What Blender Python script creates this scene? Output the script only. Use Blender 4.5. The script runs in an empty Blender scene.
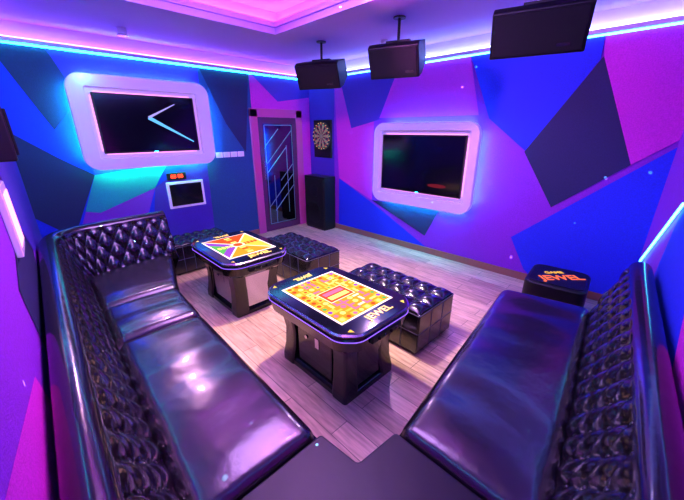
import bpy, bmesh, math, random
from mathutils import Vector, Matrix
random.seed(4)
sc=bpy.context.scene
sc.view_settings.view_transform='Standard'
sc.view_settings.look='None'

# ---------------------------------------------------------------- materials
def mat(name,col,rough=.5,metal=0.,emis=None,es=0.,spec=.5,bump=0.,bscale=60.,coat=0.,var=0.,vscale=4.):
    m=bpy.data.materials.new(name); m.use_nodes=True
    nt=m.node_tree; b=nt.nodes['Principled BSDF']
    b.inputs['Base Color'].default_value=(*col,1); b.inputs['Roughness'].default_value=rough
    b.inputs['Metallic'].default_value=metal; b.inputs['Specular IOR Level'].default_value=spec
    b.inputs['Coat Weight'].default_value=coat; b.inputs['Coat Roughness'].default_value=.10
    if emis: b.inputs['Emission Color'].default_value=(*emis,1); b.inputs['Emission Strength'].default_value=es
    tc=nt.nodes.new('ShaderNodeTexCoord')
    if bump:
        n=nt.nodes.new('ShaderNodeTexNoise'); n.inputs['Scale'].default_value=bscale; n.inputs['Detail'].default_value=6
        nt.links.new(tc.outputs['Object'],n.inputs['Vector'])
        bp=nt.nodes.new('ShaderNodeBump'); bp.inputs['Strength'].default_value=bump; bp.inputs['Distance'].default_value=.01
        nt.links.new(n.outputs['Fac'],bp.inputs['Height']); nt.links.new(bp.outputs['Normal'],b.inputs['Normal'])
    if var:
        n=nt.nodes.new('ShaderNodeTexNoise'); n.inputs['Scale'].default_value=vscale; n.inputs['Detail'].default_value=8
        nt.links.new(tc.outputs['Object'],n.inputs['Vector'])
        mx=nt.nodes.new('ShaderNodeMixRGB'); mx.inputs[1].default_value=(*[c*(1-var) for c in col],1); mx.inputs[2].default_value=(*[min(1,c*(1+var)) for c in col],1)
        nt.links.new(n.outputs['Fac'],mx.inputs[0]); nt.links.new(mx.outputs[0],b.inputs['Base Color'])
    return m
def emat(name,col,s):
    m=bpy.data.materials.new(name); m.use_nodes=True; nt=m.node_tree; nt.nodes.clear()
    e=nt.nodes.new('ShaderNodeEmission'); o=nt.nodes.new('ShaderNodeOutputMaterial')
    e.inputs[0].default_value=(*col,1); e.inputs[1].default_value=s; nt.links.new(e.outputs[0],o.inputs[0]); return m
leather=mat('black_leather',(.008,.004,.009),.27,spec=1.,bump=.9,bscale=5,coat=.35)
leather_g=mat('glossy_leather',(.005,.004,.007),.20,spec=.8,bump=.3,bscale=9,coat=.3)
leather_d=mat('dark_leather',(.006,.005,.010),.40,spec=.4,bump=.25,bscale=9)
button=mat('leather_button',(.01,.01,.015),.3,spec=.6)
piping=mat('seam_piping',(.10,.08,.14),.4)
def wm(n,c): return mat(n,c,.7,bump=.35,bscale=160,var=.35,vscale=90)
BL=wm('wall_blue',(.006,.03,.80)); NV=wm('wall_navy',(.010,.015,.09)); PU=wm('wall_purple',(.26,.015,.60)); MG=wm('wall_magenta',(.66,.02,.58)); IN=wm('wall_indigo',(.07,.02,.45)); TE=wm('wall_steel_blue',(.01,.07,.24)); TL=wm('wall_teal',(.01,.30,.42))
white_p=mat('lavender_paint',(.72,.68,.85),.6)
ceil_m=mat('ceiling_paint',(.52,.34,.82),.6)
gloss_w=mat('white_lacquer',(.75,.62,.86),.22,coat=.3,emis=(.60,.40,1.),es=.26)  # lavender emission put into the lacquer so it glows as if backlit
black_g=mat('black_gloss',(.004,.004,.008),.12,spec=.45,coat=.25)
black_m=mat('black_matte',(.005,.005,.007),.40,bump=.2,bscale=200,spec=.35)
silver=mat('brushed_silver',(.55,.52,.6),.22,metal=1.)
wood_t=mat('wood_trim',(.30,.13,.09),.4)
gold=mat('gold_print',(.9,.6,.1),.3,emis=(1,.6,.08),es=.9)
cyan_e=emat('led_cyan',(.02,.70,1.),20.); cyan_h=emat('led_cyan_bright',(.01,.7,1.),190.); blue_e=emat('led_blue',(.06,.30,1.),14.); blue_h=emat('led_blue_bright',(.04,.36,1.),190.)
mag_e=emat('led_magenta',(1.,.10,.72),36.); vio_e=emat('led_violet',(.42,.10,1.),17.); bw_e=emat('led_cold_blue',(.30,.36,1.),24.); pnk_e=emat('led_pink',(1.,.30,.85),2.2)

# ---------------------------------------------------------------- mesh helpers
def link(o,parent=None):
    sc.collection.objects.link(o)
    if parent: o.parent=parent
    return o
def empty(name,loc=(0,0,0),rz=0):
    e=bpy.data.objects.new(name,None); e.location=loc; e.rotation_euler=(0,0,rz); e.empty_display_size=.1
    return link(e)
def mesh(name,verts,faces,mats,parent=None,mi=None,smooth=False,bevel=0,seg=3):
    me=bpy.data.meshes.new(name); me.from_pydata([tuple(v) for v in verts],[],faces)
    for m in (mats if isinstance(mats,list) else [mats]): me.materials.append(m)
    if mi:
        for p,i in zip(me.polygons,mi): p.material_index=i
    bm=bmesh.new(); bm.from_mesh(me); bmesh.ops.recalc_face_normals(bm,faces=bm.faces); bm.to_mesh(me); bm.free()
    if smooth:
        for p in me.polygons: p.use_smooth=True
    o=bpy.data.objects.new(name,me); link(o,parent)
    if bevel:
        b=o.modifiers.new('bevel','BEVEL'); b.width=bevel; b.segments=seg; b.limit_method='ANGLE'; b.angle_limit=math.radians(35)
        for p in me.polygons: p.use_smooth=True
        w=o.modifiers.new('wn','WEIGHTED_NORMAL')
    return o
BF=[(0,1,2,3),(4,5,6,7),(0,1,5,4),(1,2,6,5),(2,3,7,6),(3,0,4,7)]
def box(name,x0,x1,y0,y1,z0,z1,m,parent=None,bevel=0):
    v=[(x0,y0,z0),(x1,y0,z0),(x1,y1,z0),(x0,y1,z0),(x0,y0,z1),(x1,y0,z1),(x1,y1,z1),(x0,y1,z1)]
    return mesh(name,v,BF,m,parent,bevel=bevel)
def prism(name,poly,z0,z1,m,parent=None,bevel=0):
    n=len(poly); v=[(x,y,z0) for x,y in poly]+[(x,y,z1) for x,y in poly]
    f=[tuple(range(n)),tuple(range(n,2*n))]+[(i,(i+1)%n,n+(i+1)%n,n+i) for i in range(n)]
    return mesh(name,v,f,m,parent,bevel=bevel)
def fillet(pts,r,seg=5):
    out=[]; n=len(pts)
    for i in range(n):
        a,b,c=Vector(pts[i-1]),Vector(pts[i]),Vector(pts[(i+1)%n])
        u=(a-b); v=(c-b); rr=min(r,u.length*.49,v.length*.49); u.normalize(); v.normalize()
        p,q=b+u*rr,b+v*rr
        for k in range(seg+1):
            t=k/seg; out.append(tuple((1-t)**2*p+2*t*(1-t)*b+t*t*q))
    return out
def loft(name,rings,m,parent=None,bevel=0,smooth=True):
    n=len(rings[0]); v=[p for r in rings for p in r]; f=[tuple(range(n)),tuple(range(len(v)-n,len(v)))]
    for k in range(len(rings)-1):
        for i in range(n): f.append((k*n+i,k*n+(i+1)%n,(k+1)*n+(i+1)%n,(k+1)*n+i))
    return mesh(name,v,f,m,parent,bevel=bevel,smooth=False)
def pad(name,q,z0,z1,r,m,parent=None,puff=.02,nu=16,nv=40,disp=None):
    q=[Vector(p) for p in q]; LU=((q[1]-q[0]).length+(q[2]-q[3]).length)/2; LV=((q[3]-q[0]).length+(q[2]-q[1]).length)/2
    def samp(L,n):
        s=[0,.08*r,.25*r,.5*r,.75*r,r]; mid=[r+(L-2*r)*i/n for i in range(1,n)]
        return s+mid+[L-x for x in reversed(s)]
    U=samp(LU,nu); V=samp(LV,nv); A=len(U);B=len(V); vs=[]
    def P(u,v): 
        u/=LU; v/=LV
        return q[0]*(1-u)*(1-v)+q[1]*u*(1-v)+q[2]*u*v+q[3]*(1-u)*v
    for v in V:
        for u in U:
            dx=max(0,r-min(u,LU-u)); dy=max(0,r-min(v,LV-v)); hh=min(r,math.hypot(dx,dy))
            z=z1-(r-math.sqrt(max(0,r*r-hh*hh)))+puff*math.sin(math.pi*u/LU)**.6*math.sin(math.pi*v/LV)**.4 if 0<u<LU and 0<v<LV else z1-r
            if disp: z+=disp(u,v)*max(0,1-(hh/r)**2)
            p=P(u,v); vs.append((p.x,p.y,z))
    f=[(j*A+i,j*A+i+1,(j+1)*A+i+1,(j+1)*A+i) for j in range(B-1) for i in range(A-1)]
    ring=[i for i in range(A)]+[j*A+A-1 for j in range(1,B)]+[(B-1)*A+i for i in range(A-2,-1,-1)]+[j*A for j in range(B-2,0,-1)]
    base=len(vs); 
    for i in ring: vs.append((vs[i][0],vs[i][1],z0))
    n=len(ring)
    for k in range(n): f.append((ring[k],ring[(k+1)%n],base+(k+1)%n,base+k))
    f.append(tuple(base+k for k in range(n)))
    return mesh(name,vs,f,m,parent,smooth=True)
def balls(name,pts,r,m,parent):
    bm=bmesh.new()
    for p in pts:
        bmesh.ops.create_uvsphere(bm,u_segments=8,v_segments=5,radius=r,matrix=Matrix.Translation(p))
    me=bpy.data.meshes.new(name); bm.to_mesh(me); bm.free(); me.materials.append(m)
    for p in me.polygons:p.use_smooth=True
    return link(bpy.data.objects.new(name,me),parent)
def cyl(name,p0,p1,r,m,parent,seg=20,r2=None):
    p0,p1=Vector(p0),Vector(p1); d=p1-p0
    bm=bmesh.new(); M=Matrix.Translation((p0+p1)/2)@d.to_track_quat('Z','Y').to_matrix().to_4x4()
    bmesh.ops.create_cone(bm,cap_ends=True,segments=seg,radius1=r,radius2=r if r2 is None else r2,depth=d.length,matrix=M)
    me=bpy.data.meshes.new(name); bm.to_mesh(me); bm.free(); me.materials.append(m)
    return link(bpy.data.objects.new(name,me),parent)

# ---------------------------------------------------------------- room shell
WT=2.60; CZ=2.77
def wall(name,p0,p1,base,polys,thick=.12):
    p0,p1=Vector(p0),Vector(p1); d=(p1-p0); L=d.length; d.normalize(); inn=Vector((d.y,-d.x))   # interior on the right of p0->p1
    mats=[base]; v=[];f=[];mi=[]
    def P(s,z,o): q=p0+d*s+inn*o; return (q.x,q.y,z)
    v+= [P(0,0,0),P(L,0,0),P(L,0,-thick),P(0,0,-thick),P(0,CZ,0),P(L,CZ,0),P(L,CZ,-thick),P(0,CZ,-thick)]
    f+=BF; mi+=[0]*6
    for k,(m,pl) in enumerate(polys):
        if m not in mats: mats.append(m)
        o=.0015*(k+1); i=len(v); v+=[P(min(max(s,0),L),min(max(z,0),CZ),o) for s,z in pl]; f.append(tuple(range(i,i+len(pl)))); mi.append(mats.index(m))
    me=mesh(name,v,f,mats,mi=mi)
    return p0,d,inn,L,P
A0=(-.217,-.424); A1=(0.0,5.05); D0=(4.08,5.05); D1=(4.20,.075)
band=lambda L:[(0,WT),(L,WT),(L,CZ),(0,CZ)]
polC=[(IN,[(.45,2.6),(2.12,2.6),(2.07,1.47),(.66,1.23)]),
 (NV,[(.05,2.6),(.50,2.6),(.70,2.1),(.40,1.75)]),
 (NV,[(0,1.75),(.36,1.45),(.66,1.23),(.30,.5),(0,.8)]),
 (PU,[(.66,1.23),(.26,.3),(1.0,.3),(1.30,1.0)]),
 (TL,[(.66,1.23),(.47,.80),(.62,.76),(1.30,1.0),(1.5,1.3)]),  # backlight glow below the TV frame, put in as teal colour
 (IN,[(1.15,.3),(1.30,1.0),(2.07,1.47),(2.05,.1)]),
 (TE,[(2.12,2.6),(2.93,2.6),(2.88,0),(2.04,0),(2.07,1.47)]),
 (NV,[(2.12,2.6),(2.9,2.6),(2.73,1.41),(2.44,1.85)]),
 (MG,[(2.9,2.6),(4.08,2.6),(4.08,0),(2.89,0)]),
 (IN,[(2.9,2.6),(4.08,2.6),(4.08,2.3),(3.4,2.2)]),
 (white_p,band(4.08))]
polD=[(IN,[(0,0),(.66,0),(.66,2.6),(0,2.6)]),
 (MG,[(.66,2.6),(1.54,2.25),(1.55,.65),(.78,.94)]),
 (BL,[(.78,.94),(1.62,.58),(2.63,.09),(2.63,0),(.77,0)]),
 (NV,[(1.55,.65),(2.8,.72),(2.59,.26)]),
 (IN,[(.78,2.6),(2.2,2.6),(1.75,1.92),(1.07,1.78)]),
 (MG,[(1.97,2.6),(2.97,2.6),(3.17,1.92),(1.65,1.92)]),
 (BL,[(2.97,2.6),(4.25,2.6),(4.26,2.38),(3.77,1.52),(3.3,1.88)]),
 (NV,[(3.75,1.52),(4.28,2.4),(4.7,1.44),(4.13,.94)]),
 (MG,[(4.28,2.4),(4.25,2.6),(5,2.6),(5,1.67),(4.7,1.44)]),
 (BL,[(3.78,.51),(5.0,1.61),(5.0,0),(4.19,0),(3.99,.14)]),
 (white_p,band(5))]
wall('wall_left',A0,A1,PU,[(MG,[(0,0),(2.4,0),(1.9,.9),(0,1.4)]),(NV,[(2.6,.2),(3.7,.9),(3.1,1.3),(2.3,1.1)]),(BL,[(1.2,2.6),(2.4,1.7),(3.1,1.5),(3.0,2.6)]),(IN,[(3.7,.9),(5.45,.5),(5.45,2.6),(3.9,2.6),(3.1,1.3)]),(white_p,band(5.5))])
wall('wall_back',A1,D0,BL,polC)
wall('wall_right',D0,D1,PU,polD)
wall('wall_near',D1,A0,PU,[(PU,[(0,0),(.9,0),(1.3,1.4),(.3,2.6),(0,2.6)]),(BL,[(.9,0),(3,0),(2.2,1.0),(1.3,1.4)]),(NV,[(1.3,1.4),(2.2,1.0),(2.6,2.2),(1.4,2.6),(.3,2.6)]),(MG,[(2.2,1.0),(3,0),(4.4,0),(4.4,1.6),(2.6,2.2)]),(white_p,band(4.5))])
# floor
fm=mat('wood_planks',(.5,.35,.3),.28,spec=.5); nt=fm.node_tree; b=nt.nodes['Principled BSDF']
tc=nt.nodes.new('ShaderNodeTexCoord'); mp=nt.nodes.new('ShaderNodeMapping'); mp.inputs['Rotation'].default_value=(0,0,math.radians(90))
br=nt.nodes.new('ShaderNodeTexBrick'); br.inputs['Scale'].default_value=1.; br.inputs['Brick Width'].default_value=1.1; br.inputs['Row Height'].default_value=.14
br.inputs['Mortar Size'].default_value=.0025; br.inputs['Color1'].default_value=(.95,.68,.44,1); br.inputs['Color2'].default_value=(.68,.44,.28,1); br.inputs['Mortar'].default_value=(.28,.16,.12,1); br.offset=.37
nt.links.new(tc.outputs['Object'],mp.inputs[0]); nt.links.new(mp.outputs[0],br.inputs[0])
mp2=nt.nodes.new('ShaderNodeMapping'); mp2.inputs['Scale'].default_value=(14,1.6,1); nt.links.new(tc.outputs['Object'],mp2.inputs[0])
ns=nt.nodes.new('ShaderNodeTexNoise'); ns.inputs['Scale'].default_value=3; ns.inputs['Detail'].default_value=8; nt.links.new(mp2.outputs[0],ns.inputs[0])
cr=nt.nodes.new('ShaderNodeValToRGB'); cr.color_ramp.elements[0].color=(.70,.64,.62,1); cr.color_ramp.elements[0].position=.35; cr.color_ramp.elements[1].color=(1.05,1.05,1.05,1); cr.color_ramp.elements[1].position=.65
nt.links.new(ns.outputs['Fac'],cr.inputs[0]); mx=nt.nodes.new('ShaderNodeMixRGB'); mx.blend_type='MULTIPLY'; mx.inputs[0].default_value=1
nt.links.new(br.outputs[0],mx.inputs[1]); nt.links.new(cr.outputs[0],mx.inputs[2]); nt.links.new(mx.outputs[0],b.inputs['Base Color'])
box('floor',-.45,4.4,-.65,5.25,-.08,0,fm)
# ceiling with raised tray
TX0,TX1,TY0,TY1=.70,2.30,.90,3.38
def rect_ring(x0,x1,y0,y1,a0,a1,b0,b1,z):
    v=[(x0,y0,z),(x1,y0,z),(x1,y1,z),(x0,y1,z),(a0,b0,z),(a1,b0,z),(a1,b1,z),(a0,b1,z)]
    return v,[(0,1,5,4),(1,2,6,5),(2,3,7,6),(3,0,4,7)]
v,f=rect_ring(-.45,4.4,-.65,5.25,TX0,TX1,TY0,TY1,CZ)
g=.14; TZ=CZ+.18
v+= [(TX0,TY0,CZ+.05),(TX1,TY0,CZ+.05),(TX1,TY1,CZ+.05),(TX0,TY1,CZ+.05)]; f+=[(4,5,9,8),(5,6,10,9),(6,7,11,10),(7,4,8,11)]
v+= [(TX0-g,TY0-g,CZ+.05),(TX1+g,TY0-g,CZ+.05),(TX1+g,TY1+g,CZ+.05),(TX0-g,TY1+g,CZ+.05)]; f+=[(8,9,13,12),(9,10,14,13),(10,11,15,14),(11,8,12,15)]
v+= [(TX0-g,TY0-g,TZ),(TX1+g,TY0-g,TZ),(TX1+g,TY1+g,TZ),(TX0-g,TY1+g,TZ)]; f+=[(12,13,17,16),(13,14,18,17),(14,15,19,18),(15,12,16,19),(16,17,18,19)]
v+= [(-.45,-.65,TZ+.1),(4.4,-.65,TZ+.1),(4.4,5.25,TZ+.1),(-.45,5.25,TZ+.1)]; k=20
f+=[(0,1,k+1,k),(1,2,k+2,k+1),(2,3,k+3,k+2),(3,0,k,k+3),(k,k+1,k+2,k+3)]
mesh('ceiling',v,f,ceil_m)
v,f=rect_ring(TX0-.30,TX1+.30,TY0-.30,TY1+.30,TX0-.02,TX1+.02,TY0-.02,TY1+.02,CZ-.06)
v2=[(x,y,CZ-.001) for x,y,z in v]; n=len(v); f2=[tuple(i+n for i in q) for q in f]+[(0,1,n+1,n),(1,2,n+2,n+1),(2,3,n+3,n+2),(3,0,n,n+3),(4,5,n+5,n+4),(5,6,n+6,n+5),(6,7,n+7,n+6),(7,4,n+4,n+7)]
mesh('trim_1',v+v2,f+f2,ceil_m)
e=empty('tray_led_strip')
for i,(a,c,dd,ee) in enumerate([(TX0-.1,TX1+.1,TY0-.1,TY0-.07),(TX0-.1,TX1+.1,TY1+.07,TY1+.1),(TX0-.1,TX0-.07,TY0-.1,TY1+.1),(TX1+.07,TX1+.1,TY0-.1,TY1+.1)]):
    box('strip_%d'%(i+1),a,c,dd,ee,CZ+.052,CZ+.066,mag_e,e)
# cornice with cove LED
def cornice(i,p0,p1,lm):
    p0,p1=Vector(p0),Vector(p1); d=(p1-p0).normalized(); inn=Vector((d.y,-d.x))
    def bx(name,o0,o1,z0,z1,m,par=None):
        pts=[p0+inn*o0,p1+inn*o0,p1+inn*o1,p0+inn*o1]; return prism(name,[(q.x,q.y) for q in pts],z0,z1,m,par)
    bx('trim_%d'%(i+2),.003,.085,WT-.02,WT+.015,white_p)
    e=empty('cove_led_strip'); bx('upper_strip',.045,.065,WT+.016,WT+.028,lm,e); bx('lower_strip',.02,.035,WT-.036,WT-.021,cyan_e if i in(0,1) else blue_e,e)
for i,(a,c) in enumerate([(A0,A1),(A1,D0),(D0,D1),(D1,A0)]): cornice(i,a,c,[vio_e,vio_e,bw_e,vio_e][i])
# baseboards
def baseboard(name,p0,p1,s0,s1,m):
    p0,p1=Vector(p0),Vector(p1); d=(p1-p0).normalized(); inn=Vector((d.y,-d.x)); a=p0+d*s0; c=p0+d*s1
    prism(name,[tuple(a+inn*.002),tuple(c+inn*.002),tuple(c+inn*.022),tuple(a+inn*.022)],0,.09,m)
baseboard('baseboard_right',D0,D1,.02,4.95,wood_t); baseboard('baseboard_back',A1,D0,.02,2.85,wood_t)
baseboard('baseboard_left',A0,A1,4.6,5.4,wood_t)

# ---------------------------------------------------------------- sectional sofa
sofa=empty('sectional_sofa')
def yB(x): return -.40+.113*x
path=[(2.98,yB(2.98)+.015),(-.195,-.40),(-.04,4.0),(1.06,4.13)]
def dense(path,r,step):
    pts=[Vector(path[0])]
    for i in range(1,len(path)-1):
        a,b_,c=Vector(path[i-1]),Vector(path[i]),Vector(path[i+1]); u=(a-b_).normalized(); w=(c-b_).normalized()
        p,q=b_+u*r[i-1],b_+w*r[i-1]
        for k in range(17):
            t=k/16; pts.append((1-t)**2*p+2*t*(1-t)*b_+t*t*q)
    pts.append(Vector(path[-1])); L=[0]
    for i in range(1,len(pts)): L.append(L[-1]+(pts[i]-pts[i-1]).length)
    n=int(L[-1]/step); out=[]; j=0
    for k in range(n+1):
        s=L[-1]*k/n
        while j<len(L)-2 and L[j+1]<s: j+=1
        t=(s-L[j])/(L[j+1]-L[j]); p=pts[j].lerp(pts[j+1],t); dd=(pts[j+1]-pts[j]).normalized(); out.append((s,p,dd))
    sm=[]
    for k in range(len(out)):
        dd=sum((out[min(max(k+m,0),len(out)-1)][2] for m in range(-6,7)),Vector((0,0))).normalized(); sm.append((out[k][0],out[k][1],dd))
    return sm
dp=dense(path,[.42,.42],.0145)
prof=[]
N=30
for i in range(N+1):
    t=i/N; prof.append((.295-.155*t,.36+.46*t, .46*1.05*t))
for i in range(1,13):
    a=math.pi*i/12*1.02; prof.append((.078+.065*math.cos(a),.82+.065*math.sin(a),None))
prof+= [(.012,.6,None),(.012,.02,None)]
DU,DV=.145,.24
vs=[];M=len(prof); btn=[]
for s,p,dd in dp:
    inn=Vector((dd.y,-dd.x))
    for d,z,t in prof:
        disp=0
        if t is not None:
            a=s/DU+(t-.10)/DV; c=s/DU-(t-.10)/DV
            h=(abs(math.sin(math.pi*a/1))*abs(math.sin(math.pi*c/1)))**.4
            fade=min(1,max(0,(t-.02)/.05))*min(1,max(0,(.5-t)/.04)); disp=(h-.6)*.036*fade
        q=p+inn*(d+disp*.95); vs.append((q.x,q.y,z+disp*.3))
fs=[(k*M+i,k*M+i+1,(k+1)*M+i+1,(k+1)*M+i) for k in range(len(dp)-1) for i in range(M-1)]
fs+= [tuple(range(M)),tuple((len(dp)-1)*M+i for i in range(M))]
mesh('tufted_backrest',vs,fs,leather_g,sofa,smooth=True)
S_tot=dp[-1][0]
for jv in range(0,4):
    t=.10+jv*DV/2
    if t>.47: break
    k=0
    while True:
        s=(k+(.5 if jv%2 else 0))*DU
        if s>S_tot-.03: break
        if s>.03:
            i=min(int(s/S_tot*(len(dp)-1)+.5),len(dp)-1); _,p,dd=dp[i]; inn=Vector((dd.y,-dd.x)); tt=t/(.46*1.05)
            q=p+inn*(.295-.155*tt-.018); btn.append((q.x,q.y,.36+.46*tt-.004))
        k+=1
balls('backrest_buttons',btn,.012,button,sofa)
xA=lambda y: -.20+.04*y
SZ=.43
lq=lambda y0,y1,a,c:[(xA(y0)+.285,y0),(a,y0),(c,y1),(xA(y1)+.285,y1)]
def wr(seed,amp=.006):
    rr=random.Random(seed); W=[(rr.uniform(-5,5),rr.uniform(9,26),rr.uniform(0,6.3),rr.uniform(.3,1)) for _ in range(7)]
    return lambda u,v: amp*sum(a*math.sin(kx*u+ky*v+ph) for kx,ky,ph,a in W)/3
pad('seat_cushion_1',lq(.885,2.33,.715,.75),.20,SZ,.07,leather,sofa,puff=.025,nu=24,nv=100,disp=wr(1))
pad('seat_cushion_2',lq(2.34,2.93,.75,.78),.20,SZ,.06,leather,sofa,puff=.02,nu=24,nv=50,disp=wr(2))
pad('chaise_cushion',[(.20,2.94),(.79,2.94),(1.03,3.86),(.24,3.76)],.20,SZ,.06,leather,sofa,puff=.02,nu=24,nv=50,disp=wr(3))
w4=wr(4)
pad('seat_cushion_3',[(.985,yB(.985)+.285),(3.03,yB(3.03)+.285),(2.86,.87),(.985,.635)],.20,SZ,.07,leather,sofa,puff=.025,nu=110,nv=24,disp=lambda u,v:w4(v,u))
prism('corner_cushion',fillet([(.08,-.12),(.98,-.01),(.98,.64),(.74,.66),(.72,.88),(.125,.88)],.02),.20,SZ-.02,leather_d,sofa,bevel=.02)
prism('plinth',[(-.15,-.33),(2.9,-.03),(2.78,.80),(.70,.57),(.66,.85),(.70,2.9),(.96,3.80),(.05,3.9)],.02,.22,leather_d,sofa,bevel=.01)

# ---------------------------------------------------------------- ottomans
def ottoman(cx,cy,w,l,h,rz=0,nx=3,ny=6):
    e=empty('tufted_ottoman',(cx,cy,0),rz)
    def dsp(u,v):
        a=u/w*nx; c=v/l*ny
        g=abs(math.sin(math.pi*a))*abs(math.sin(math.pi*c)); return .042*g**.45-.034
    pad('tufted_top',[(-w/2,-l/2),(w/2,-l/2),(w/2,l/2),(-w/2,l/2)],h*.62,h,.035,leather_g,e,puff=.012,nu=54,nv=100,disp=dsp)
    balls('top_buttons',[(-w/2+w*i/nx,-l/2+l*j/ny,h-.016) for i in range(1,nx) for j in range(1,ny)],.013,button,e)
    box('body_core',-w/2+.006,w/2-.006,-l/2+.006,l/2-.006,.02,h*.7,leather_d,e)
    rows=[(.03,h*.5),(h*.5,h*.90)]; k=0
    for r0,r1 in rows:
        for j in range(ny):
            y0=-l/2+l*j/ny+.004; y1=y0+l/ny-.008
            for sx in(-1,1): 
                k+=1; box('side_panel_%d'%k,sx*(w/2-.012),sx*(w/2+.006),y0,y1,r0+.003,r1-.003,leather_g,e,bevel=.006)
        for i in range(nx):
            x0=-w/2+w*i/nx+.004; x1=x0+w/nx-.008
            for sy in(-1,1):
                k+=1; box('side_panel_%d'%k,x0,x1,sy*(l/2-.012),sy*(l/2+.006),r0+.003,r1-.003,leather_g,e,bevel=.006)
    for k,(sx,sy) in enumerate([(-1,-1),(1,-1),(1,1),(-1,1)]): cyl('foot_%d'%(k+1),(sx*(w/2-.05),sy*(l/2-.05),0),(sx*(w/2-.05),sy*(l/2-.05),.025),.02,black_m,e)
    q=.0075
    for z in (h*.5,h*.90):
        for sx in(-1,1): box('piping_h',sx*(w/2+.001),sx*(w/2+q),-l/2,l/2,z-.002,z+.002,piping,e)
        for sy in(-1,1): box('piping_h',-w/2,w/2,sy*(l/2+.001),sy*(l/2+q),z-.002,z+.002,piping,e)
    for j in range(1,ny):
        y=-l/2+l*j/ny
        for sx in(-1,1): box('piping_v',sx*(w/2+.001),sx*(w/2+q),y-.002,y+.002,.03,h*.90,piping,e)
    for i in range(1,nx):
        x=-w/2+w*i/nx
        for sy in(-1,1): box('piping_v',x-.002,x+.002,sy*(l/2+.001),sy*(l/2+q),.03,h*.90,piping,e)
    return e
ottoman(2.24,1.63,.54,.96,.42,0)
ottoman(2.30,3.14,.50,.96,.42,0)
ottoman(1.50,4.36,.44,.78,.42,math.radians(90))

# ---------------------------------------------------------------- game tables
def text(name,s,size,loc,rot,m,parent,ext=.001):
    c=bpy.data.curves.new(name,'FONT'); c.body=s; c.size=size; c.align_x='CENTER'; c.align_y='CENTER'; c.extrude=ext; c.offset=size*.02
    t=bpy.data.objects.new(name+'_tmp',c); sc.collection.objects.link(t); bpy.context.view_layer.update()
    me=bpy.data.meshes.new_from_object(t.evaluated_get(bpy.context.evaluated_depsgraph_get())); bpy.data.objects.remove(t)
    me.materials.clear(); me.materials.append(m); o=bpy.data.objects.new(name,me); o.location=loc; o.rotation_euler=rot; link(o,parent); return o
cream=mat('cream_print',(.9,.8,.55),.3,emis=(1,.8,.5),es=.7)
sm={k:emat('screen_'+k,c,s) for k,c,s in [('orange',(1,.36,.03),1.4),('amber',(1,.60,.08),1.5),('yellow',(1,.85,.22),1.7),('red',(1,.10,.03),1.2),('pink',(1,.20,.45),1.3),('brown',(.35,.08,.02),1.),('cream',(1,.92,.65),1.6),('green',(.15,.65,.15),1.1),('purple',(.40,.08,.75),1.2)]}
def flat(name,polys,z,parent):
    v=[];f=[];mi=[];ms=list(sm.values()); ks=list(sm)
    for key,pl,dz in polys:
        i=len(v); v+=[(x,y,z+dz) for x,y in pl]; f.append(tuple(range(i,i+len(pl)))); mi.append(ks.index(key))
    return mesh(name,v,f,ms,parent,mi=mi)
def R(x0,x1,y0,y1): return [(x0,y0),(x1,y0),(x1,y1),(x0,y1)]
def disc(x,y,r,n=12): return [(x+r*math.cos(6.2832*i/n),y+r*math.sin(6.2832*i/n)) for i in range(n)]
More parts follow.
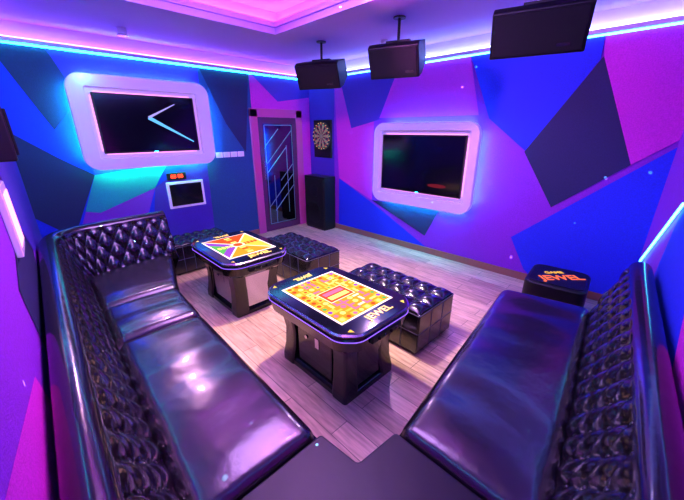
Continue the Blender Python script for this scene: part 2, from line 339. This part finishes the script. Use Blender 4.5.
def screen_polys(kind,w,l):
    P=[]; rr=random.Random(7)
    if kind=='map':
        P.append(('orange',R(-w/2,w/2,-l/2,l/2),0)); nx,ny=8,11
        for i in range(nx):
            for j in range(ny):
                x0=-w/2+w*i/nx; y0=-l/2+l*j/ny; cw=w/nx; ch=l/ny; cx=x0+cw/2; cy=y0+ch/2
                edge=i in(0,nx-1) or j in(0,ny-1)
                if 2<=i<=5 and 4<=j<=6: continue
                if edge:
                    P.append(((('amber','orange')[(i+j)%2]),R(x0+.002,x0+cw-.002,y0+.002,y0+ch-.002),.0004)); P.append((rr.choice(['red','pink','yellow','purple','red','green']),disc(cx,cy,cw*.28),.0008))
                else:
                    k=rr.choice(['L','dot','bar','bar2','blk'])
                    c=rr.choice(['yellow','cream','amber','amber','pink','yellow'])
                    if k=='bar': P.append((c,R(x0,x0+cw,cy-ch*.2,cy+ch*.2),.0004))
                    elif k=='bar2': P.append((c,R(cx-cw*.2,cx+cw*.2,y0,y0+ch),.0004))
                    elif k=='blk': P.append((c,R(x0+.004,x0+cw-.004,y0+.004,y0+ch-.004),.0004)); P.append((rr.choice(['red','purple','green']),disc(cx,cy,cw*.2),.0008))
                    elif k=='dot': P.append((c,disc(cx,cy,cw*.35),.0004))
                    else: P.append((c,R(x0,x0+cw,y0,y0+ch*.35),.0004)); P.append((c,R(x0,x0+cw*.35,y0,y0+ch),.0006))
        x0,x1=-w/2+w*2/nx,-w/2+w*6/nx; y0,y1=-l/2+l*4/ny,-l/2+l*7/ny
        P.append(('cream',R(x0,x1,y0,y1),.0005)); P.append(('red',R(x0+.008,x1-.008,y0+.008,y1-.008),.0009)); P.append(('yellow',R(x0+.03,x1-.03,y0+.03,y1-.09),.0013)); P.append(('pink',R(x0+.03,x1-.03,y1-.075,y1-.03),.0013))
    else:
        a,c=w/2,l/2
        for key,t in [('orange',[(-a,-c),(a,-c),(0,0)]),('amber',[(a,-c),(a,c),(0,0)]),('red',[(a,c),(-a,c),(0,0)]),('purple',[(-a,c),(-a,-c),(0,0)])]: P.append((key,t,0))
        P.append(('green',[(-a,-c*.55),(-a*.45,0),(-a,c*.55)],.0004))
        for sx,sy in((1,1),(1,-1),(-1,1),(-1,-1)):
            d=Vector((sx*a,sy*c)).normalized(); n=Vector((-d.y,d.x))*.009; q=Vector((sx*a*.96,sy*c*.96)); P.append(('cream',[tuple(-n),tuple(q-n),tuple(q+n),tuple(n)],.0005))
        for k in range(4):
            t=.32+.17*k; P.append((['yellow','red','amber','yellow'][k],R(-.03,.03,-c*t-.018,-c*t+.018),.0006)); P.append((['yellow','red','amber','yellow'][k],R(-.03,.03,c*t-.018,c*t+.018),.0006)); 
            P.append(('red',R(a*t-.015,a*t+.015,-.03,.03),.0006)); P.append(('yellow',R(-a*t-.015,-a*t+.015,-.03,.03),.0006))
        P.append(('cream',disc(0,0,.07,20),.0009)); P.append(('red',disc(0,0,.05,20),.0013))
    return P
edge_e=emat('table_edge_glow',(.30,.12,1.),1.6)  # weak violet emission standing for the reflection along the glossy rim
def game_table(cx,cy,rz,kind,H=.62,W=.70,L=.96):
    e=empty('arcade_game_table',(cx,cy,0),rz)
    def oct_(w,l,c,r=.05): 
        return fillet([(-w/2+c,-l/2),(w/2-c,-l/2),(w/2,-l/2+c),(w/2,l/2-c),(w/2-c,l/2),(-w/2+c,l/2),(-w/2,l/2-c),(-w/2,-l/2+c)],r,4)
    def ring(w,l,c,z,r=.05): return [(x,y,z) for x,y in oct_(w,l,c,r)]
    loft('table_skirt',[ring(W-.16,L-.16,.08,H-.19),ring(W-.04,L-.04,.10,H-.14),ring(W-.01,L-.01,.10,H-.05),ring(W-.03,L-.03,.10,H-.035)],black_g,e,bevel=.008)
    loft('edge_glow',[ring(W-.004,L-.004,.10,H-.057),ring(W-.004,L-.004,.10,H-.053)],edge_e,e)
    loft('metal_rim',[ring(W-.02,L-.02,.10,H-.030),ring(W,L,.10,H-.024),ring(W,L,.10,H-.012),ring(W-.02,L-.02,.10,H-.003)],silver,e)
    loft('glass_top',[ring(W-.022,L-.022,.098,H-.012),ring(W-.022,L-.022,.098,H)],black_g,e)
    sw,sl=W-.22,L-.34
    box('screen_bezel',-sw/2-.014,sw/2+.014,-sl/2-.014,sl/2+.014,H-.002,H+.002,cream,e)
    flat('game_screen',screen_polys(kind,sw,sl),H+.0025,e)
    text('gold_lettering','JEWEL',.085,(.03,-L/2+.095,H+.002),(0,0,0),gold,e); text('gold_lettering_far','JEWEL',.06,(0,L/2-.085,H+.002),(0,0,math.pi),gold,e)
    for k,(sx,sy) in enumerate([(-1,-1),(1,-1),(1,1),(-1,1)]):
        flat('corner_ornament_%d'%(k+1),[('amber',[(sx*(W/2-.10),sy*(L/2-.05)),(sx*(W/2-.07),sy*(L/2-.08)),(sx*(W/2-.10),sy*(L/2-.09))],0)],H+.001,e)
    loft('pedestal_cabinet',[[(x,y,z) for x,y in oct_(w,l,.05,.03)] for z,w,l in [(.05,.44,.64),(.10,.42,.62),(.28,.40,.60),(H-.21,.44,.66),(H-.16,.52,.78)]],black_g,e,bevel=.004)
    loft('foot_plinth',[[(x,y,z) for x,y in oct_(w,l,.08,.04)] for z,w,l in [(0,.50,.72),(.04,.50,.72),(.06,.46,.66)]],black_g,e,bevel=.006)
    for k,(sx,sy) in enumerate([(-1,-1),(1,-1),(1,1),(-1,1)]):
        rings=[]
        for z,o,hw in [(0,.0,.070),(.06,.0,.070),(.16,-.012,.066),(.30,-.016,.064),(.42,-.005,.07),(H-.15,.02,.08)]:
            x=sx*(.19+o); y=sy*(.29+o); rings.append([(x+a,y+c,z) for a,c in fillet([(-hw,-hw),(hw,-hw),(hw,hw),(-hw,hw)],.025,3)])
        loft('leg_%d'%(k+1),rings,black_g,e,bevel=.004)
    for k,sy in enumerate((-1,1)):
        box('control_panel_%d'%(k+1),-.15,.15,sy*(L/2-.03),sy*(L/2+.008),H-.115,H-.065,black_m,e,bevel=.01)
        for j in range(4): cyl('button_%d_%d'%(k+1,j+1),(-.09+.06*j,sy*(L/2),H-.09),(-.09+.06*j,sy*(L/2+.018),H-.09),.010,[black_g,silver][j%2],e)
        loft('end_panel_%d'%(k+1),[[(-hw,sy*y0,z),(hw,sy*y0,z),(hw,sy*(y0+.03),z),(-hw,sy*(y0+.03),z)] for z,hw,y0 in [(.07,.13,.31),(.25,.12,.30),(H-.17,.14,.34)]],silver if kind!='map' else black_g,e,bevel=.006)
    for k,sx in enumerate((-1,1)):
        box('service_door_%d'%(k+1),sx*.165,sx*.225,-.19,.19,.07,H-.2,silver if kind!='map' else black_g,e,bevel=.012)
        box('coin_slot_%d'%(k+1),sx*.22,sx*.229,-.06,-.02,.28,.36,silver,e)
        cyl('lock_%d'%(k+1),(sx*.22,.08,.32),(sx*.233,.08,.32),.014,silver,e)
    return e
game_table(1.45,1.55,0,'map')
game_table(1.46,3.06,0,'cross')

# ---------------------------------------------------------------- wall TVs
def rrect(x0,x1,z0,z1,r,n=8):
    o=[]
    for cx,cz,a0 in [(x1-r,z0+r,-90),(x1-r,z1-r,0),(x0+r,z1-r,90),(x0+r,z0+r,180)]:
        for k in range(n+1):
            a=math.radians(a0+90*k/n); o.append((cx+r*math.cos(a),cz+r*math.sin(a)))
    return o
def tv(loc,rz,W,Hh,w,h,led,sh=0):
    e=empty('framed_wall_television',loc,rz)
    def ringm(name,o1,i1,y0,y1,m,bev=0):
        n=len(o1); vv=[(x,y0,z) for x,z in o1]+[(x,y0,z) for x,z in i1]+[(x,y1,z) for x,z in o1]+[(x,y1,z) for x,z in i1]; ff=[]
        for i in range(n):
            j=(i+1)%n; ff+=[(i,j,n+j,n+i),(2*n+i,2*n+j,3*n+j,3*n+i),(i,j,2*n+j,2*n+i),(n+i,n+j,3*n+j,3*n+i)]
        mesh(name,vv,ff,m,e,bevel=bev)
    G=.055
    O=rrect(-W/2,W/2,-Hh/2,Hh/2,.16); I=rrect(-w/2-G,w/2+G,-h/2-G+sh,h/2+G+sh,.02)
    ringm('lacquered_frame',O,I,-.15,-.08,gloss_w,.008)
    I2=rrect(-W/2+.09,W/2-.09,-Hh/2+.09,Hh/2-.09,.12)
    ringm('backing_spacer',I2,rrect(-W/2+.12,W/2-.12,-Hh/2+.12,Hh/2-.12,.1),-.085,-.005,white_p)
    for k,(x0,x1,z0,z1) in enumerate([(-W/2+.035,-W/2+.045,-Hh/2+.14,Hh/2-.14),(W/2-.045,W/2-.035,-Hh/2+.14,Hh/2-.14),(-W/2+.14,W/2-.14,-Hh/2+.035,-Hh/2+.045),(-W/2+.14,W/2-.14,Hh/2-.045,Hh/2-.035)]):
        box('led_strip_%d'%(k+1),x0,x1,-.074,-.062,z0,z1,led[k],e)
    box('recess_panel',-w/2-G,w/2+G,-.08,-.06,-h/2-G+sh,h/2+G+sh,gloss_w,e)
    for k,(x0,x1,z0,z1) in enumerate([(-w/2-.012,-w/2-.004,-h/2+.03,h/2-.03),(w/2+.004,w/2+.012,-h/2+.03,h/2-.03),(-w/2+.03,w/2-.03,-h/2-.012,-h/2-.004),(-w/2+.03,w/2-.03,h/2+.004,h/2+.012)]):
        box('halo_strip_%d'%(k+1),x0,x1,-.090,-.082,z0+sh,z1+sh,pnk_e,e)
    box('tv_body',-w/2,w/2,-.135,-.092,-h/2+sh,h/2+sh,black_m,e,bevel=.006)
    box('tv_glass',-w/2+.015,w/2-.015,-.1365,-.1345,-h/2+.02+sh,h/2-.015+sh,black_g,e)
    box('tv_stand_light',-.02,.02,-.139,-.135,-h/2+.006+sh,-h/2+.012+sh,cyan_e,e)
    return e
grn_e=emat('led_green',(.02,1.,.38),170.)
t1=tv((1.37,5.05,1.82),0,1.58,1.06,1.14,.68,[cyan_h,blue_h,grn_e,blue_h])
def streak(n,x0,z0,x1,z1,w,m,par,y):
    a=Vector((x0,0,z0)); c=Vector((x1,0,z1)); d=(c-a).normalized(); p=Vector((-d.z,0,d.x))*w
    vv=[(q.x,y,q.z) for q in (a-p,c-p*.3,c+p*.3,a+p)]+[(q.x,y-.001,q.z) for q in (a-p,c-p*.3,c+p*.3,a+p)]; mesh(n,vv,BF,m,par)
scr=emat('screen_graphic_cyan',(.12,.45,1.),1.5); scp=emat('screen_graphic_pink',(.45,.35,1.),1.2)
streak('screen_line_1',-.02,.08,.32,.25,.014,scp,t1,-.1375); streak('screen_line_2',-.02,.08,.50,-.22,.022,scr,t1,-.1375)  # LED reflections on the glass, drawn as glowing streaks
t2=tv((4.125,2.57,1.28),math.radians(-90+1.4),1.60,1.14,1.28,.78,[cyan_h,blue_h,cyan_h,blue_h],.02)
redd=emat('screen_graphic_red',(.35,.02,.05),.5)
n=20; mesh('screen_logo',[(.30+.14*math.cos(6.2832*i/n),-.1375,-.24+.025*math.sin(6.2832*i/n)) for i in range(n)],[tuple(range(n))],redd,t2)  # reddish table reflection in the glass, drawn as a dim glowing ellipse

# ---------------------------------------------------------------- door
e=empty('door_1',(0,5.05,0))
fr=mat('door_frame_paint',(.55,.08,.32),.35)  # magenta light on the wooden frame put into its colour
box('jamb_left',2.84,2.97,-.05,-.003,0,2.07,fr,e,.006); box('jamb_right',3.74,3.87,-.05,-.003,0,2.07,fr,e,.006); box('head',2.84,3.87,-.05,-.003,1.95,2.08,fr,e,.006)
box('leaf',2.97,3.74,-.035,-.004,.005,1.95,mat('door_leaf',(.10,.03,.10),.25),e); box('glass_panel',3.06,3.65,-.042,-.034,.12,1.85,mat('mirror_glass',(.10,.11,.14),.06,metal=1.),e)
lm=mat('etched_glass',(.30,.58,.64),.25,metal=.6)
def bar(n,x0,z0,x1,z1,w=.006):
    a=Vector((x0,0,z0)); c=Vector((x1,0,z1)); d=(c-a).normalized(); p=Vector((-d.z,0,d.x))*w
    v=[a-p,c-p,c+p,a+p]; vv=[(q.x,-.0425,q.z) for q in v]+[(q.x,-.047,q.z) for q in v]; mesh(n,vv,BF,lm,e)
for k,l in enumerate([(3.08,.14,3.08,1.83),(3.63,.14,3.63,1.83),(3.08,.14,3.63,.14),(3.08,1.83,3.63,1.83),(3.08,1.2,3.63,1.75),(3.08,1.05,3.5,1.47),(3.22,.14,3.22,1.0),(3.63,1.0,3.08,.45),(3.63,.8,3.2,.37),(3.35,.9,3.63,1.18),(3.08,1.5,3.35,1.77),(3.5,.3,3.5,1.5)]): bar('etched_line_%d'%(k+1),*l)
cyl('handle',(3.02,-.075,.95),(3.02,-.075,1.25),.012,silver,e); cyl('handle_post_1',(3.02,-.03,.97),(3.02,-.08,.97),.008,silver,e); cyl('handle_post_2',(3.02,-.03,1.23),(3.02,-.08,1.23),.008,silver,e)

# ---------------------------------------------------------------- dartboard (right wall, normal -x)
e=empty('dartboard',(4.083,4.66,1.62)); 
box('surround_board',-.03,-.003,-.24,.24,-.34,.30,black_m,e,.01)
cols=[mat('dart_black',(.02,.02,.02),.6),mat('dart_cream',(.50,.38,.10),.6),mat('dart_red',(.7,.05,.05),.6),mat('dart_green',(.05,.45,.15),.6)]
v=[];ff=[];mi=[];R_=[(0,.012),(.012,.025),(.025,.105),(.105,.12),(.12,.185),(.185,.20),(.20,.235)]
for j in range(20):
    for k,(r0,r1) in enumerate(R_):
        a0,a1=[math.radians(18*j+o) for o in(-9,9)]; i=len(v)
        for rr,a in((r0,a0),(r1,a0),(r1,a1),(r0,a1)): v.append((-.055,rr*math.sin(a),rr*math.cos(a)+.03))
        ff.append((i,i+1,i+2,i+3)); od=j%2; mi.append([2,3,(0,1)[od],(2,3)[od],(0,1)[od],(2,3)[od],0][k])
mesh('dart_face',v,ff,cols,e,mi=mi); cyl('dart_body',(-.03,0,.03),(-.054,0,.03),.237,cols[0],e,40)
bm=bmesh.new(); 
for j in range(20):
    a=math.radians(18*j); 
    bmesh.ops.create_cube(bm,size=.014,matrix=Matrix.Translation((-.055,.218*math.sin(a),.218*math.cos(a)+.03)))
me=bpy.data.meshes.new('number_ring'); bm.to_mesh(me); bm.free(); me.materials.append(gold); link(bpy.data.objects.new('number_ring',me),e)

# ---------------------------------------------------------------- wall controls
e=empty('wall_control_screen',(1.70,5.05,.865))
box('frame',-.26,.26,-.03,-.003,-.19,.19,gloss_w,e,.008); box('display',-.225,.225,-.034,-.028,-.155,.155,black_g,e)
e=empty('digital_clock',(1.60,5.05,1.13)); box('case',-.13,.13,-.03,-.003,-.05,.05,black_m,e,.006); text('red_digits','88 88',.075,(0,-.031,0),(math.pi/2,0,0),emat('led_red',(1,.05,.02),4),e)
e=empty('light_switch_row',(2.46,5.05,1.39))
for k in range(4): box('plate_%d'%(k+1),-.24+k*.12,-.13+k*.12,-.015,-.003,-.04,.04,gloss_w,e,.004); box('rocker_%d'%(k+1),-.21+k*.12,-.16+k*.12,-.02,-.012,-.025,.025,white_p,e,.003)

# ---------------------------------------------------------------- speakers
e=empty('floor_speaker',(3.92,4.60,0),math.radians(0))
prism('cabinet',fillet([(-.14,-.28),(.13,-.28),(.13,.28),(-.14,.28)],.02),.02,.97,black_m,e,.008); box('grille',-.152,-.139,-.25,.25,.05,.93,mat('speaker_grille',(.006,.006,.008),.6,bump=.6,bscale=300,spec=.25),e,.004)
cyl('woofer_ring',(-.155,0,.30),(-.148,0,.30),.19,black_m,e,32); cyl('woofer_cone',(-.158,0,.30),(-.15,0,.30),.15,black_m,e,32,.05); cyl('mid_ring',(-.155,0,.72),(-.148,0,.72),.12,black_m,e,32); box('base',-.13,.12,-.26,.26,0,.021,black_m,e)
grill=bpy.data.materials['speaker_grille']
def hspk(x,y,z,rz,w=.28):
    e=empty('hanging_speaker',(x,y,0),rz)   # local -y faces out
    tilt=math.radians(24)
    def T(px,py,pz):
        c,s=math.cos(tilt),math.sin(tilt); return (px, py*c-pz*s, z+(py*s+pz*c))
    prof=[(-.15,-.15),(-.15,.13),(-.10,.15),(.12,.11),(.14,-.09),(-.02,-.15)]
    n=len(prof); v=[T(-w,a,b_) for a,b_ in prof]+[T(w,a,b_) for a,b_ in prof]
    mesh('cabinet',v,[tuple(range(n)),tuple(range(n,2*n))]+[(i,(i+1)%n,n+(i+1)%n,n+i) for i in range(n)],black_m,e,bevel=.01)
    g=[(-.158,-.135),(-.158,.115),(-.145,.115),(-.145,-.135)]; v=[T(-w+.02,a,b_) for a,b_ in g]+[T(w-.02,a,b_) for a,b_ in g]
    mesh('grille',v,[(0,1,2,3),(4,5,6,7)]+[(i,(i+1)%4,4+(i+1)%4,4+i) for i in range(4)],grill,e,bevel=.004)
    v=[T(.12,-.16,-.10),T(.20,-.16,-.10),T(.20,-.16,-.08),T(.12,-.16,-.08)]; mesh('badge',v,[(0,1,2,3)],silver,e)
    cyl('pole',(0,0,z+.10),(0,0,CZ),.014,black_m,e); cyl('ceiling_plate',(0,0,CZ-.012),(0,0,CZ-.001),.06,black_m,e)
    box('yoke',-.12,.12,-.03,.03,z+.125,z+.145,black_m,e); box('yoke_left',-.12,-.11,-.03,.03,z+.04,z+.145,black_m,e); box('yoke_right',.11,.12,-.03,.03,z+.04,z+.145,black_m,e)
for x,y,a,w in((3.04,3.48,-67,.29),(2.98,2.26,-70,.25),(2.84,.94,-74,.29)): hspk(x,y,2.43,math.radians(a),w)

# ---------------------------------------------------------------- corner stool
e=empty('printed_cube_stool',(3.62,.60,0),math.radians(6))
prism('upholstered_body',fillet([(-.28,-.26),(.28,-.26),(.28,.26),(-.28,.26)],.09),.02,.37,leather_d,e,.03)
prism('top_panel',fillet([(-.25,-.23),(.25,-.23),(.25,.23),(-.25,.23)],.08),.367,.377,black_m,e,.004); box('base',-.22,.22,-.2,.2,0,.021,black_m,e)
pk=emat('neon_orange_print',(1,.16,.08),1.3); pk2=emat('neon_amber_print',(1,.5,.1),1.2)
text('orange_lettering','JEWEL',.15,(-.03,-.03,.378),(0,0,math.radians(-50)),pk,e)
n=28; rr0,rr1=.085,.10
text('amber_lettering','GAME',.07,(.07,.05,.378),(0,0,math.radians(-50)),pk2,e)

# ---------------------------------------------------------------- diagonal laser light built as a glowing tube, wall lamp at left
def pB(x,off): 
    d=Vector((4.417,.499)).normalized(); n=Vector((-d.y,d.x)); p=Vector(A0)+d*((x-A0[0])/d.x)+n*off; return p
e=empty('diagonal_led_tube')
a=pB(3.9,.02); c=pB(2.85,.02); cyl('tube',(a.x,a.y,.62),(c.x,c.y,1.33),.007,emat('led_tube_cyan',(.05,.6,1.),18.),e)
xw=lambda y:-.217+.217*(y+.424)/5.474
e=empty('wall_lamp')
y0,y1=2.2,2.5
prism('frame',[(xw(y0)+.003,y0),(xw(y1)+.003,y1),(xw(y1)+.03,y1),(xw(y0)+.03,y0)],1.15,1.5,gloss_w,e,.006)
prism('pink_diffuser',[(xw(y0)+.025,y0+.04),(xw(y1)+.025,y1-.04),(xw(y1)+.033,y1-.04),(xw(y0)+.033,y0+.04)],1.19,1.46,emat('lamp_pink',(1,.30,.7),3.),e)
e=empty('wall_speaker')
prism('cabinet',[(xw(2.35)+.003,2.35),(xw(2.65)+.003,2.65),(xw(2.65)+.10,2.62),(xw(2.35)+.12,2.38)],1.60,1.88,black_m,e,.01)
prism('grille',[(xw(2.4)+.11,2.40),(xw(2.6)+.10,2.6),(xw(2.6)+.115,2.6),(xw(2.4)+.13,2.40)],1.63,1.85,grill,e,.003)

# ---------------------------------------------------------------- lamps
def area(name,loc,size,sy,col,pw,rot=(0,0,0)):
    l=bpy.data.lights.new(name,'AREA'); l.shape='RECTANGLE'; l.size=size; l.size_y=sy; l.color=col; l.energy=pw
    o=bpy.data.objects.new(name,l); o.location=loc; o.rotation_euler=rot; link(o)
def spot(name,loc,tgt,col,pw,ang,r=.05,blend=.6):
    l=bpy.data.lights.new(name,'SPOT'); l.color=col; l.energy=pw; l.spot_size=math.radians(ang); l.shadow_soft_size=r; l.spot_blend=blend
    o=bpy.data.objects.new(name,l); o.location=loc; o.rotation_euler=(Vector(tgt)-Vector(loc)).to_track_quat('-Z','Y').to_euler(); link(o); return l
area('tray_panel_light',(1.4,1.9,TZ-.02),1.1,1.7,(.64,.32,1.),80)  # fill lamp added in the tray to raise the sheen on the leather
spot('downlight_floor',(1.9,2.2,2.74),(2.0,2.4,0),(1.,.76,.60),400,82,.08,.8)
spot('party_light_blue',(.9,.5,2.68),(4.1,2.4,1.2),(.46,.26,1.),90,85,.06,1.)  # added spot, washes the right wall in blue-violet
spot('party_light_violet',(.6,.9,2.68),(1.6,5.05,1.3),(.30,.36,1.),90,85,.06,1.)  # added spot, bluish wash over the back wall
spot('party_light_magenta',(1.5,2.0,2.68),(3.9,5.0,1.2),(1.,.25,.75),160,50,.05,1.)  # added spot, brings magenta to the door corner
spot('party_light_cyan',(1.2,2.0,2.68),(.2,5.0,2.0),(.05,.5,1.),160,40,.05,1.)  # added spot, cyan on the upper left of the back wall
spot('party_light_purple',(2.0,2.2,2.68),(4.2,.9,1.7),(1.,.20,.85),140,70,.05,1.)  # added spot, magenta tint for the near end of the right wall
spot('party_light_pink',(1.6,1.6,2.68),(-.1,1.9,.8),(1.,.15,.60),170,70,.05,1.)  # added spot, spills pink over the left wall and sofa
# two spots with can housings, added to put highlights on the sofas
def par(loc,tgt,col,pw,ang,nm):  # builds an added sheen spot with its housing
    e=empty('ceiling_par_light',loc); cyl('housing',(0,0,.02),(0,0,.085),.045,white_p,e,24); cyl('bezel',(0,0,.015),(0,0,.028),.05,silver,e,24)
    spot(nm,(loc[0],loc[1],loc[2]-.01),tgt,col,pw,ang,.045,.8)
par((1.15,4.55,CZ-.086),(.45,2.1,.4),(1.,.45,.85),110,60,'par_pink')
par((3.55,2.9,CZ-.086),(1.9,.5,.4),(.85,.45,1.),140,60,'par_violet')
# star projector: spot with a dotted gobo
l=spot('star_projector',(1.5,1.2,2.66),(2.0,2.6,0),(.25,.7,1.),4500,150,.0,.2)
l.use_nodes=True; nt=l.node_tree; em=nt.nodes['Emission']; tc=nt.nodes.new('ShaderNodeTexCoord'); vo=nt.nodes.new('ShaderNodeTexVoronoi'); vo.inputs['Scale'].default_value=13.
lt=nt.nodes.new('ShaderNodeMath'); lt.operation='LESS_THAN'; lt.inputs[1].default_value=.055
nt.links.new(tc.outputs['Normal'],vo.inputs['Vector']); nt.links.new(vo.outputs['Distance'],lt.inputs[0]); nt.links.new(lt.outputs[0],em.inputs['Strength'])

cam=bpy.data.cameras.new('camera'); cam.lens=324/684*36; cam.sensor_width=36; cam.clip_start=.02
co=bpy.data.objects.new('camera',cam); co.location=(0,0,1.75); co.rotation_euler=(math.radians(69.7),0,math.radians(-44.3)); link(co); sc.camera=co
